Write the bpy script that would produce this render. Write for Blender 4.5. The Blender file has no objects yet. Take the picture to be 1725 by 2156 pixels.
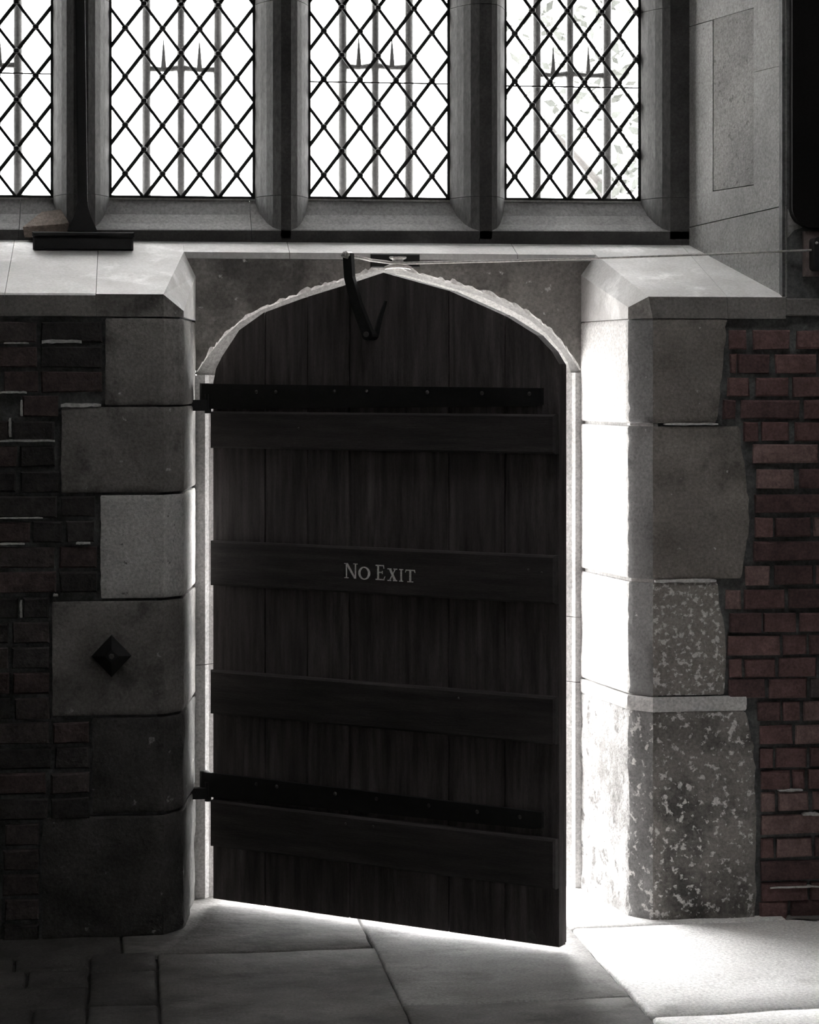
import bpy, bmesh, math, random
from mathutils import Vector, noise

# ------------------------------------------------------------------ camera, sky, exposure
F = 4700.0                       # focal length in pixels of the 1725 x 2156 frame
PX, PY = 862.5, 800.0            # principal point (level camera with a vertical shift)
YAW = math.radians(7.18)
CAM = Vector((0.0, -6.63, 1.64))
SKY = 25.0
EXPOSURE = 0.0

sc = bpy.context.scene
col = sc.collection
cam_d = bpy.data.cameras.new('camera')
cam_d.sensor_fit = 'HORIZONTAL'
cam_d.sensor_width = 36.0
cam_d.lens = F / 1725.0 * 36.0
cam_d.shift_y = -(1078.0 - PY) / 1725.0
cam_d.clip_end = 200
cam = bpy.data.objects.new('camera', cam_d)
cam.location = CAM
cam.rotation_euler = (math.pi / 2, 0, -YAW)
col.objects.link(cam)
sc.camera = cam

world = bpy.data.worlds.new('overcast_sky')
sc.world = world
world.use_nodes = True
bg = world.node_tree.nodes['Background']
bg.inputs[0].default_value = (1.0, 0.995, 0.985, 1)
bg.inputs[1].default_value = SKY

sc.view_settings.view_transform = 'Standard'
sc.view_settings.look = 'None'
sc.view_settings.gamma = 1.0
sc.view_settings.use_curve_mapping = False
sc.view_settings.exposure = EXPOSURE

# ------------------------------------------------------------------ pixel -> place
CY, SY = math.cos(YAW), math.sin(YAW)
def ray(px, py):
    u, d, w = (px - PX) / F, 1.0, -(py - PY) / F
    return Vector((u * CY + d * SY, d * CY - u * SY, w))
def P(px, py, Y):                # on the upright plane y = Y
    r = ray(px, py)
    return CAM + r * ((Y - CAM.y) / r.y)
def XP(px, Y): return P(px, 800, Y).x
def ZP(px, py, Y): return P(px, py, Y).z
def PZ(px, py, z=0.0):           # on the level plane z
    r = ray(px, py)
    return CAM + r * ((z - CAM.z) / r.z)

# ------------------------------------------------------------------ materials
MATS = {}
def mat(name, c1, c2=None, scale=6.0, rough=0.85, bump=0.3, bscale=40.0, speck=None, speck_amt=0.6,
        speck_scale=22.0, stretch=(1, 1, 1), stain=None, stain_scale=1.7, stain_lo=0.52, spec=0.3, metal=0.0, bdist=0.004, grain=0.35, blotch=0.25, gscale=110.0):
    m = bpy.data.materials.new(name); m.use_nodes = True
    nt = m.node_tree; N = nt.nodes; L = nt.links
    b = N['Principled BSDF']
    b.inputs['Roughness'].default_value = rough
    b.inputs['Metallic'].default_value = metal
    b.inputs['Specular IOR Level'].default_value = spec
    tc = N.new('ShaderNodeTexCoord')
    mp = N.new('ShaderNodeMapping'); mp.inputs['Scale'].default_value = stretch
    L.new(tc.outputs['Object'], mp.inputs['Vector'])
    def nz(sc_, det=6.0, rg=0.6):
        n = N.new('ShaderNodeTexNoise'); n.inputs['Scale'].default_value = sc_
        n.inputs['Detail'].default_value = det; n.inputs['Roughness'].default_value = rg
        L.new(mp.outputs[0], n.inputs['Vector']); return n
    def ramp(src, a, bb, ca, cb):
        r = N.new('ShaderNodeValToRGB'); e = r.color_ramp.elements
        e[0].position = a; e[1].position = bb; e[0].color = ca; e[1].color = cb
        L.new(src, r.inputs[0]); return r
    def mix(fac, a, bb):
        x = N.new('ShaderNodeMix'); x.data_type = 'RGBA'
        L.new(fac, x.inputs['Factor']); L.new(a, x.inputs['A'])
        if isinstance(bb, tuple): x.inputs['B'].default_value = bb
        else: L.new(bb, x.inputs['B'])
        return x.outputs['Result']
    c2 = c2 or tuple(v * 0.6 for v in c1)
    n1 = nz(scale)
    out = ramp(n1.outputs['Fac'], 0.3, 0.7, (*c2, 1), (*c1, 1)).outputs[0]
    if stain:
        n3 = nz(stain_scale, 8.0, 0.65)
        f = ramp(n3.outputs['Fac'], stain_lo, stain_lo + 0.13, (0, 0, 0, 1), (1, 1, 1, 1))
        out = mix(f.outputs[0], out, (*stain, 1))
    if speck:
        n2 = nz(speck_scale, 5.0, 0.62)
        f = ramp(n2.outputs['Fac'], speck_amt, speck_amt + 0.05, (0, 0, 0, 1), (1, 1, 1, 1))
        out = mix(f.outputs[0], out, (*speck, 1))
    def mul(a, src, lo, hi, v0, v1):
        r = ramp(src, lo, hi, (v0, v0, v0, 1), (v1, v1, v1, 1))
        x = N.new('ShaderNodeMix'); x.data_type = 'RGBA'; x.blend_type = 'MULTIPLY'
        x.inputs['Factor'].default_value = 1.0
        L.new(a, x.inputs['A']); L.new(r.outputs[0], x.inputs['B']); return x.outputs['Result']
    if grain: out = mul(out, nz(gscale, 4.0, 0.7).outputs['Fac'], .32, .68, 1 - grain, 1 + grain * .6)
    if blotch: out = mul(out, nz(1.9, 5.0, 0.6).outputs['Fac'], .35, .65, 1 - blotch, 1 + blotch * .7)
    L.new(out, b.inputs['Base Color'])
    if bump:
        nb = nz(bscale, 8.0, 0.65)
        bp = N.new('ShaderNodeBump'); bp.inputs['Strength'].default_value = bump
        bp.inputs['Distance'].default_value = bdist
        L.new(nb.outputs['Fac'], bp.inputs['Height']); L.new(bp.outputs[0], b.inputs['Normal'])
    MATS[name] = m
    return m
def g(v, w=0.03): return (v * (1 + w), v, v * (1 - w))

mat('stone_jamb_warm', g(.26, .05), g(.15, .06), 5, bump=.7, bdist=.006, speck=g(.5), speck_amt=.665, speck_scale=26, stain=g(.085, .06), stain_lo=.50, stain_scale=4.5, blotch=.35)
mat('stone_jamb_pale', g(.64, .02), g(.44, .03), 5, bump=.7, bdist=.006, speck=g(.16), speck_amt=.64, speck_scale=36, stain=g(.30, .03), stain_lo=.52, stain_scale=5, blotch=.3)
mat('stone_jamb_clean', g(.60, .01), g(.50, .02), 5, bump=.35, speck=g(.35), speck_amt=.72)
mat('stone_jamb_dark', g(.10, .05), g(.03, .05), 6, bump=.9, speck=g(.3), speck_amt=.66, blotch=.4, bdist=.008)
mat('stone_right', g(.26, .08), g(.17, .10), 6, bump=.6, speck=g(.60), speck_amt=.66, speck_scale=34, stain=g(.10, .09), stain_lo=.50, stain_scale=4, bdist=.008, blotch=.35)
mat('stone_right_flaked', g(.27, .07), g(.19, .09), 6, bump=.7, speck=g(.60), speck_amt=.535, speck_scale=48, bdist=.008)
mat('stone_right_base', g(.27, .07), g(.15, .07), 6, bump=.8, speck=g(.62), speck_amt=.56, speck_scale=38, bdist=.012, stain=g(.07, .05), stain_scale=5, stain_lo=.5)
mat('stone_spandrel', g(.28, .06), g(.17, .07), 4, bump=.5, speck=g(.55), speck_amt=.655, speck_scale=24, blotch=.35, stain=g(.10, .06), stain_lo=.50, stain_scale=3.5)
mat('stone_sill', g(.58, .01), g(.48, .02), 5, bump=.35, grain=.15, stain=g(.78, .01), stain_lo=.55, stain_scale=4)
mat('stone_dark_front', g(.06, .03), g(.03, .03), 9, bump=.5, speck=g(.3), speck_amt=.72)  # darker stone for the faces turned to the room
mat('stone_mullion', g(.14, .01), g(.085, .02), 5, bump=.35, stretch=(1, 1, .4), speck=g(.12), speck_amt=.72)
mat('stone_window', g(.22, .01), g(.15, .02), 5, bump=.35, stretch=(1, 1, .4), speck=g(.2), speck_amt=.72)
mat('stone_splay', g(.32, .02), g(.25, .02), 5, bump=.5, speck=g(.2), speck_amt=.70, speck_scale=34)
mat('stone_patch', g(.27, .03), g(.20, .03), 7, bump=.9, speck=g(.12), speck_amt=.62, speck_scale=38, bdist=.01)
mat('stone_repair', (.26, .21, .18), (.16, .13, .11), 9, bump=.9, bdist=.01)
mat('wash_white_lit', g(.74, .015), g(.66, .02), 5, bump=.4, speck=g(.45), speck_amt=.70, speck_scale=18)  # limewash, with the strong light on the right reveal put into its white
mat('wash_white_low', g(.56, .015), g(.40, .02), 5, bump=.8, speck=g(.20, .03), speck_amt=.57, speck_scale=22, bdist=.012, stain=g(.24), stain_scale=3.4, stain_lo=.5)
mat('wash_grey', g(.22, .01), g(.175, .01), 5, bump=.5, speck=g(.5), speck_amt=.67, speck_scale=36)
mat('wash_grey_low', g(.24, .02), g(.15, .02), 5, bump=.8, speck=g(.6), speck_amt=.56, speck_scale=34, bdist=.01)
mat('lime_mortar', g(.62, .02), g(.48, .02), 14, bump=.6)
mat('mortar_grey', (.14, .145, .142), (.05, .05, .05), 18, bump=.8, bdist=.006)
mat('mortar_left', (.065, .064, .062), (.025, .025, .025), 16, bump=.8, bdist=.006)
for i, (a, b_) in enumerate([((.21, .125, .118), (.11, .065, .062)), ((.17, .098, .094), (.09, .052, .050)),
                             ((.12, .072, .070), (.065, .039, .038)), ((.26, .175, .165), (.13, .085, .08))]):
    mat('brick_red_%d' % i, a, b_, 22, bump=.9, bdist=.006, speck=g(.40), speck_amt=.71, speck_scale=34)
for i, (a, b_) in enumerate([((.10, .083, .079), (.045, .038, .037)), ((.07, .063, .061), (.03, .027, .026)),
                             ((.11, .080, .076), (.05, .037, .036)), ((.055, .05, .048), (.02, .018, .018))]):
    mat('brick_grey_%d' % i, a, b_, 20, bump=1.0, bdist=.008, speck=g(.25), speck_amt=.73)  # darker, greyer brick, mainly left of the door
mat('oak_dark', (.120, .107, .105), (.040, .035, .035), 5, rough=.7, bump=.5, bscale=30, stretch=(9, 9, .8), spec=.2,
    stain=(.16, .145, .142), stain_lo=.57, stain_scale=1.6)
mat('oak_batten', (.060, .053, .052), (.028, .025, .025), 5, rough=.65, bump=.4, bscale=30, stretch=(.8, 9, 9), spec=.25)
mat('iron_black', (.012, .012, .012), (.007, .007, .007), 20, rough=.6, bump=.3, spec=.3)
mat('iron_worn', (.09, .085, .08), (.05, .048, .046), 30, rough=.5, bump=.2)
mat('iron_grille', g(.20, .01), g(.13, .01), 12, rough=.7, bump=.3)
mat('lead', (.02, .02, .02), (.012, .012, .012), 30, rough=.7, bump=.4, spec=.2)
mat('paint_white', (.93, .91, .89), (.88, .86, .83), 60, rough=.7, bump=.1)
mat('rope_pale', (.62, .60, .57), (.5, .48, .46), 90, rough=.9, bump=.6)
mat('metal_pale', (.62, .60, .58), (.5, .48, .46), 30, rough=.35, bump=.1, metal=.4, spec=.5)
mat('wood_plate', (.22, .18, .17), (.15, .12, .115), 10, bump=.3, stretch=(4, 4, 1))
mat('black_case', (.012, .012, .012), (.01, .01, .01), 10, rough=.35, bump=.05, spec=.5)
mat('black_board', (.010, .009, .009), (.007, .007, .007), 5, rough=.8, bump=.1, spec=.1)
mat('plaster', g(.20, .05), g(.13, .05), 4, bump=.4)
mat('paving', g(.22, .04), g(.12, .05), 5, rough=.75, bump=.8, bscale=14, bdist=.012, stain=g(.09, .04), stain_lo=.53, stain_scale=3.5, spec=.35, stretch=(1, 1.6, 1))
mat('paving_half_lit', g(.42, .02), g(.30, .03), 5, rough=.7, bump=.7, bscale=14, bdist=.01, stain=g(.22, .03), stain_lo=.55, stain_scale=4, spec=.35, stretch=(1, 1.6, 1))  # middle slab: light from the door put into a paler colour
mat('paving_lit', g(.82, .01), g(.74, .015), 5, rough=.7, bump=.7, bscale=14, bdist=.01, stain=g(.55, .02), stain_lo=.58, stain_scale=4, spec=.35, blotch=.12)  # right slabs: the bright patch from the doorway is put into their colour
mat('sett', g(.10, .06), g(.04, .06), 7, rough=.8, bump=.9, bscale=18, bdist=.01)
mat('floor_joint', g(.05, .05), g(.025, .05), 20, bump=.8)
mat('room_plaster', g(.34, .04), g(.28, .04), 3, bump=.2)
mat('room_timber', (.10, .08, .07), (.05, .04, .035), 4, bump=.3)
mat('court_paving', g(.60, .02), g(.52, .02), 3, bump=.3)
mat('leaf_grey', (.060, .064, .058), (.040, .043, .039), 3, rough=.6, bump=0)
mat('bark', (.05, .047, .045), (.03, .028, .027), 12, bump=.8)

def glass_mat():
    m = bpy.data.materials.new('old_glass'); m.use_nodes = True
    nt = m.node_tree; N = nt.nodes; L = nt.links
    N.remove(N['Principled BSDF'])
    out = N['Material Output']
    t = N.new('ShaderNodeBsdfTransparent'); t.inputs[0].default_value = (.97, .97, .965, 1)
    gl = N.new('ShaderNodeBsdfGlossy'); gl.inputs['Roughness'].default_value = .3
    tc = N.new('ShaderNodeTexCoord'); n = N.new('ShaderNodeTexNoise'); n.inputs['Scale'].default_value = 12
    L.new(tc.outputs['Object'], n.inputs['Vector'])
    bp = N.new('ShaderNodeBump'); bp.inputs['Strength'].default_value = .3; bp.inputs['Distance'].default_value = .004
    L.new(n.outputs['Fac'], bp.inputs['Height']); L.new(bp.outputs[0], gl.inputs['Normal'])
    mx = N.new('ShaderNodeMixShader'); mx.inputs[0].default_value = .025
    L.new(t.outputs[0], mx.inputs[1]); L.new(gl.outputs[0], mx.inputs[2]); L.new(mx.outputs[0], out.inputs['Surface'])
    MATS['old_glass'] = m
glass_mat()

# ------------------------------------------------------------------ object helpers
def tag(o, label=None, cat=None, group=None, kind=None):
    if label: o['label'] = label
    if cat: o['category'] = cat
    if group: o['group'] = group
    if kind: o['kind'] = kind
    return o
def empty(name, loc=(0, 0, 0), rz=0.0):
    o = bpy.data.objects.new(name, None); col.objects.link(o)
    o.location = loc; o.rotation_euler = (0, 0, rz); o.empty_display_size = .1
    return o
def link(name, me, m, parent=None, smooth=False):
    if isinstance(m, str): m = MATS[m]
    if not me.materials: me.materials.append(m)
    if smooth:
        for p in me.polygons: p.use_smooth = True
    o = bpy.data.objects.new(name, me); col.objects.link(o)
    if parent: o.parent = parent
    return o
def build(name, verts, faces, m, parent=None, smooth=False):
    me = bpy.data.meshes.new(name)
    me.from_pydata([tuple(v) for v in verts], [], faces)
    bm = bmesh.new(); bm.from_mesh(me)
    bmesh.ops.recalc_face_normals(bm, faces=bm.faces[:]); bm.to_mesh(me); bm.free()
    me.update()
    return link(name, me, m, parent, smooth)
class MB:
    def __init__(s): s.v = []; s.f = []
    def add(s, v, f):
        o = len(s.v); s.v += [tuple(x) for x in v]; s.f += [tuple(i + o for i in q) for q in f]; return s
    def box(s, x0, x1, y0, y1, z0, z1):
        return s.add([(x0, y0, z0), (x1, y0, z0), (x1, y1, z0), (x0, y1, z0), (x0, y0, z1), (x1, y0, z1), (x1, y1, z1), (x0, y1, z1)],
                     [(0, 3, 2, 1), (4, 5, 6, 7), (0, 1, 5, 4), (1, 2, 6, 5), (2, 3, 7, 6), (3, 0, 4, 7)])
    def cbox(s, x0, x1, y0, y1, z0, z1, c):
        "box with every edge towards -y chamfered by c"
        A = [(x0, z0), (x1, z0), (x1, z1), (x0, z1)]
        B = [(x0 + c, z0 + c), (x1 - c, z0 + c), (x1 - c, z1 - c), (x0 + c, z1 - c)]
        v = [(x, y1, z) for x, z in A] + [(x, y0 + c, z) for x, z in A] + [(x, y0, z) for x, z in B]
        f = [(3, 2, 1, 0), (8, 9, 10, 11)]
        for i in range(4):
            j = (i + 1) % 4
            f += [(i, j, 4 + j, 4 + i), (4 + i, 4 + j, 8 + j, 8 + i)]
        return s.add(v, f)
    def prism_y(s, poly, y0, y1):
        n = len(poly)
        v = [(x, y0, z) for x, z in poly] + [(x, y1, z) for x, z in poly]
        f = [tuple(range(n)), tuple(range(2 * n - 1, n - 1, -1))] + [(i, (i + 1) % n, n + (i + 1) % n, n + i) for i in range(n)]
        return s.add(v, f)
    def prism_z(s, poly, z0, z1):
        n = len(poly)
        v = [(x, y, z0) for x, y in poly] + [(x, y, z1) for x, y in poly]
        f = [tuple(range(n)), tuple(range(2 * n - 1, n - 1, -1))] + [(i, (i + 1) % n, n + (i + 1) % n, n + i) for i in range(n)]
        return s.add(v, f)
    def tube(s, pts, r, n=8, cap=True):
        pts = [Vector(p) for p in pts]; base = len(s.v)
        rs = r if isinstance(r, (list, tuple)) else [r] * len(pts)
        up = None
        for k, p in enumerate(pts):
            d = (pts[min(k + 1, len(pts) - 1)] - pts[max(k - 1, 0)]).normalized()
            a = d.orthogonal().normalized() if up is None else (up - d * up.dot(d)).normalized()
            up = a; b = d.cross(a)
            for i in range(n):
                t = 2 * math.pi * i / n
                s.v.append(tuple(p + (a * math.cos(t) + b * math.sin(t)) * rs[k]))
        for k in range(len(pts) - 1):
            for i in range(n):
                j = (i + 1) % n
                s.f.append((base + k * n + i, base + k * n + j, base + (k + 1) * n + j, base + (k + 1) * n + i))
        if cap:
            s.f.append(tuple(base + i for i in range(n - 1, -1, -1)))
            s.f.append(tuple(base + (len(pts) - 1) * n + i for i in range(n)))
        return s
    def lathe(s, c, prof, n=16):
        "prof: (r, dz) pairs round an upright axis at c"
        c = Vector(c); base = len(s.v)
        for r, dz in prof:
            for i in range(n):
                t = 2 * math.pi * i / n
                s.v.append((c.x + r * math.cos(t), c.y + r * math.sin(t), c.z + dz))
        for k in range(len(prof) - 1):
            for i in range(n):
                j = (i + 1) % n
                s.f.append((base + k * n + i, base + k * n + j, base + (k + 1) * n + j, base + (k + 1) * n + i))
        s.f.append(tuple(base + i for i in range(n - 1, -1, -1)))
        s.f.append(tuple(base + (len(prof) - 1) * n + i for i in range(n)))
        return s
    def build(s, name, m, parent=None, smooth=False): return build(name, s.v, s.f, m, parent, smooth)

def grid_stone(name, path, z0, z1, m, parent, amp=.0025, arris=(), chip=.004, res=.022, seed=0, smooth=True, rim=.03, seg_mats=None):
    """A dressed stone: path(z) gives plan points (corner by corner, outside on the left hand going along),
    resampled and lifted from z0 to z1, with an uneven worn skin; arris = corner numbers that are chipped."""
    pts0 = path((z0 + z1) / 2)
    segs = []
    for i in range(len(pts0) - 1):
        L_ = math.hypot(pts0[i + 1][0] - pts0[i][0], pts0[i + 1][1] - pts0[i][1])
        segs.append(max(1, int(round(L_ / res))))
    nz_ = max(2, int(round((z1 - z0) / res)))
    V = []; rows = []
    zs = [z0] + [z0 + .006] + [z0 + (z1 - z0) * k / nz_ for k in range(1, nz_)] + [z1 - .006] + [z1]
    for zi, z in enumerate(zs):
        pts = path(z); row = []
        k = 0
        for i in range(len(pts) - 1):
            a, b = Vector((*pts[i], 0)), Vector((*pts[i + 1], 0))
            d = (b - a); 
            n = Vector((-d.y, d.x, 0)).normalized() if d.length > 1e-9 else Vector((0, -1, 0))
            for q in range(segs[i] + (1 if i == len(pts) - 2 else 0)):
                p = a + d * (q / segs[i])
                nn = n
                if q == 0 and i > 0:
                    a0 = Vector((*pts[i - 1], 0)); d0 = a - a0
                    nn = (n + Vector((-d0.y, d0.x, 0)).normalized()).normalized()
                w = noise.noise(Vector((p.x * 9 + seed * 7.3, p.y * 9, z * 9))) * amp + noise.noise(Vector((p.x * 34 + seed, p.y * 34, z * 34))) * amp * .5
                if q == 0 and i in arris:
                    c = noise.noise(Vector((seed * 3.1, i * 5.0, z * 28))) + .6 * noise.noise(Vector((seed * 1.7, i, z * 75)))
                    w -= max(0, c + .1) * chip * 1.6
                if zi in (0, len(zs) - 1): w -= .003
                row.append((p + nn * w, z, nn)); k += 1
        rows.append(row)
    n = len(rows[0])
    for row in rows:
        for p, z, nn in row: V.append((p.x, p.y, z))
    Fc = []
    for r in range(len(rows) - 1):
        for c in range(n - 1):
            Fc.append((r * n + c, r * n + c + 1, (r + 1) * n + c + 1, (r + 1) * n + c))
    for r in (0, len(rows) - 1):
        o = len(V)
        for p, z, nn in rows[r]: V.append((p.x - nn.x * rim, p.y - nn.y * rim, z))
        for c in range(n - 1): Fc.append((r * n + c, r * n + c + 1, o + c + 1, o + c))
    me = bpy.data.meshes.new(name); me.from_pydata(V, [], Fc); me.update()
    bm = bmesh.new(); bm.from_mesh(me); bmesh.ops.recalc_face_normals(bm, faces=bm.faces[:]); bm.to_mesh(me); bm.free()
    o = link(name, me, m, parent)
    if seg_mats:                                         # another finish on some faces of the stone
        for sm in sorted(set(seg_mats.values())): me.materials.append(MATS[sm])
        names = [x.name for x in me.materials]
        start = [sum(segs[:i]) for i in range(len(segs))]
        tot = sum(segs)
        for fi in range((len(rows) - 1) * (n - 1)):
            c = fi % (n - 1)
            for si, sm in seg_mats.items():
                if start[si] <= c < start[si] + segs[si]: me.polygons[fi].material_index = names.index(sm)
    if smooth:
        for p in me.polygons: p.use_smooth = True
        me.set_sharp_from_angle(angle=math.radians(32))
    return o

# ------------------------------------------------------------------ key planes of the wall (y grows outwards)
YS, YC, YW, YG, YO = .45, .50, .57, .69, .95       # spandrel, inner arris, window stone, glass, outer face
SILL0, SLOPE = 1.893, .336                         # sloping sill: height at the wall face, rise per metre
def sillz(y): return SILL0 + SLOPE * y
xl0, xl1, xl2, xl3 = XP(345, 0), XP(387, .065), XP(412, YS), XP(468, YC)
xr0, xr1, xr2 = XP(1375, 0), XP(1323, .065), XP(1224, YS)
xr3 = xr2 - .052
Z_HEAD = 3.35
XL_END, XR_END, Y_REAR, Z_CEIL = -3.2, 5.4, -9.6, 4.3

# ------------------------------------------------------------------ room shell
def struct(name, mb, m, label, cat, parent=None):
    o = mb.build(name, m, parent); tag(o, label, cat, None, 'structure'); return o

floor = struct('floor', MB().box(XL_END, XR_END, Y_REAR, YO, -.12, -.014), 'floor_joint', 'old stone paving with setts beside the left wall', 'floor')
LX0, LX1, LY0, LY1 = .75, 1.85, -1.7, -1.2          # unseen roof light, added to light the wall from above
cb = MB(); Y0_, Y1_ = Y_REAR, YO
cb.box(XL_END, LX0, Y0_, Y1_, Z_CEIL, Z_CEIL + .2); cb.box(LX1, XR_END, Y0_, Y1_, Z_CEIL, Z_CEIL + .2)
cb.box(LX0, LX1, Y0_, LY0, Z_CEIL, Z_CEIL + .2); cb.box(LX0, LX1, LY1, Y1_, Z_CEIL, Z_CEIL + .2)
struct('ceiling', cb, 'room_plaster', 'plain plaster ceiling over the passage', 'ceiling')
rl = empty('window_5', ((LX0 + LX1) / 2, (LY0 + LY1) / 2, Z_CEIL + .2)); tag(rl, 'added roof light, unseen, lighting the wall from above', 'window', None, 'structure')
hx_, hy_ = (LX1 - LX0) / 2, (LY1 - LY0) / 2
MB().box(-hx_ - .06, hx_ + .06, -hy_ - .06, -hy_, 0, .05).box(-hx_ - .06, hx_ + .06, hy_, hy_ + .06, 0, .05).box(-hx_ - .06, -hx_, -hy_, hy_, 0, .05).box(hx_, hx_ + .06, -hy_, hy_, 0, .05).build('roof_light_frame', 'room_timber', rl)
for k in range(3):
    a_, b_ = -hx_ + 2 * hx_ * k / 3 + .01, -hx_ + 2 * hx_ * (k + 1) / 3 - .01
    build('pane', [(a_, -hy_, .03), (b_, -hy_, .03), (b_, hy_, .03), (a_, hy_, .03)], [(0, 1, 2, 3)], 'old_glass', rl)
    if k: MB().box(a_ - .02, a_, -hy_, hy_, .01, .05).build('glazing_bar', 'room_timber', rl)
struct('wall_left', MB().box(XL_END - .3, XL_END, Y_REAR, YO, -.1, Z_CEIL), 'room_plaster', 'plain end wall left of the passage', 'wall')
struct('wall_right', MB().box(XR_END, XR_END + .3, Y_REAR, YO, -.1, Z_CEIL), 'room_plaster', 'plain end wall right of the passage', 'wall')
rw = MB()
RX0, RX1, RZ0, RZ1 = .3, 1.0, 2.6, 3.4  # unseen opening, added and sized for fill light
rw.box(XL_END, XR_END, Y_REAR - .4, Y_REAR, -.1, RZ0); rw.box(XL_END, XR_END, Y_REAR - .4, Y_REAR, RZ1, Z_CEIL)
rw.box(XL_END, RX0, Y_REAR - .4, Y_REAR, RZ0, RZ1); rw.box(RX1, XR_END, Y_REAR - .4, Y_REAR, RZ0, RZ1)
struct('wall_front', rw, 'room_plaster', 'plain wall behind the viewer with an added opening for fill light', 'wall')

core = MB()
core.box(XL_END, xl0 - .02, .016, YO, -.1, 1.86)                 # left of the door
core.box(xr0 + .02, XR_END, .016, YO, -.1, 1.86)                 # right of the door
core.box(XL_END, XR_END, YW + .01, YO, 1.90, 2.08)               # under the windows
XWR0, XWR1 = XP(1452, YW), XP(1655, 0)                            # right splay of the window
core.box(XWR1 - .01, XR_END, .004, YO, 1.84, Z_CEIL)
core.box(XWR0 + .005, XWR1, YW + .0, YO, 2.0, Z_CEIL)
wl_right = XP(112, YG); wl_left = wl_right - .48
XWL0 = wl_left - .12; XWL1 = XWL0 - (XWR1 - XWR0)
core.box(XL_END, XWL1 + .01, .004, YO, 1.84, Z_CEIL)
core.box(XWL1, XWL0 - .005, YW, YO, 2.0, Z_CEIL)
core.box(XWL1, XWR1, .004, YO, Z_HEAD, Z_CEIL)
wall = core.build('wall_back', 'mortar_grey')
tag(wall, 'brick wall with stone dressings round the dark door', 'wall', None, 'structure')

# ---- left jamb stones (pixel heights on the wall face)
def lz(py): return ZP(250, py, 0)
def jamb_left(py0, py1, pxl, m, seed, **k):
    xl = XP(pxl, 0)
    path = lambda z: [(xl2, YS), (xl1, .065), (xl0, 0), (xl, 0.0), (xl, .03)]
    return grid_stone('jamb_stone', path, lz(py1) + .003, lz(py0) - .003, m, wall, seed=seed, arris=(1, 2, 3), **k)
jamb_left(668, 855, 221, 'stone_jamb_warm', 1)
jamb_left(855, 1039, 129, 'stone_jamb_warm', 2)
jamb_left(1041, 1262, 211, 'stone_jamb_pale', 3)
jamb_left(1264, 1508, 110, 'stone_jamb_warm', 4)
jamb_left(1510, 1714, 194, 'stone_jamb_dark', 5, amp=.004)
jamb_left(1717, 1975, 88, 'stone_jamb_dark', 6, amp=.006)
# ---- right jamb stones
def rz(py): return ZP(1460, py, 0)
def jamb_right(py0, py1, edge, m, seed, wash='wash_white_lit', **k):
    e = sorted(((rz(py), XP(px, 0)) for px, py in edge))
    def ex(z):
        if z <= e[0][0]: return e[0][1]
        for (a, xa), (b, xb) in zip(e, e[1:]):
            if z <= b: return xa + (xb - xa) * (z - a) / (b - a)
        return e[-1][1]
    path = lambda z: [(ex(z), .03), (ex(z), 0), (xr0, 0), (xr1, .065), (xr2, YS)]
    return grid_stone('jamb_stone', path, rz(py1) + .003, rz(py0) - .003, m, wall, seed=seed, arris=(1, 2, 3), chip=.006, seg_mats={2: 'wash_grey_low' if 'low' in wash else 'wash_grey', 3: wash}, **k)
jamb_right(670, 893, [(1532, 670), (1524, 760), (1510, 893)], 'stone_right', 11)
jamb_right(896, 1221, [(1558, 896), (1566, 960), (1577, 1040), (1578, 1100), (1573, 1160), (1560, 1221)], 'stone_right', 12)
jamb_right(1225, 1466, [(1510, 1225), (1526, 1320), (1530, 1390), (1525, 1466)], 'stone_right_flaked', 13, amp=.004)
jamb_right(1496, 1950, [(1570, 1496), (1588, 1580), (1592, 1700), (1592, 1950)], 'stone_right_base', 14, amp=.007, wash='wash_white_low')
grid_stone('mortar_bed', lambda z: [(XP(1572, 0), .03), (XP(1572, 0), -.003), (xr0 - .001, -.003), (xr1 - .003, .064), (xr2 - .002, YS)], rz(1498), rz(1467), 'lime_mortar', wall, seed=15, amp=.004)
# mortar behind the jamb joints
jc = MB()
jc.prism_z([(xl0 - .3, .02), (xl0 - .005, .016), (xl1 - .012, .075), (xl2 - .012, YS - .01), (xl2 - .012, YS + .02), (xl0 - .3, YS + .02)], -.1, 1.86)
jc.build('joint_mortar', 'mortar_left', wall)
jc = MB()
jc.prism_z([(xr0 + .3, .02), (xr0 + .005, .016), (xr1 + .012, .075), (xr2 + .012, YS - .01), (xr2 + .012, YS + .02), (xr0 + .3, YS + .02)], -.1, 1.86)
jc.build('joint_mortar', 'lime_mortar', wall)

# ---- sloping sill with the course below it; the cut ends are chamfered over the door
ZB = lz(666)
def bare_front(o):
    o.data.materials.append(MATS['stone_jamb_warm'])
    for p in o.data.polygons:
        if p.normal.y < -.6 and p.normal.z < .2: p.material_index = 1
    return o
def sill_block(x0, x1, y_back, m='stone_sill', j=.0008):
    z0, zb = sillz(0), sillz(y_back)
    return bare_front(build('sill_stone', [(x0 + j, 0, ZB), (x1 - j, 0, ZB), (x1 - j, 0, z0 - .004), (x0 + j, 0, z0 - .004), (x0 + j, .008, z0 + .002), (x1 - j, .008, z0 + .002),
                                (x0 + j, y_back, zb), (x1 - j, y_back, zb), (x0 + j, y_back, ZB), (x1 - j, y_back, ZB)],
                 [(0, 1, 2, 3), (3, 2, 5, 4), (4, 5, 7, 6), (6, 7, 9, 8), (8, 9, 1, 0), (0, 3, 4, 6, 8), (1, 9, 7, 5, 2)], m, wall))
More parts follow.
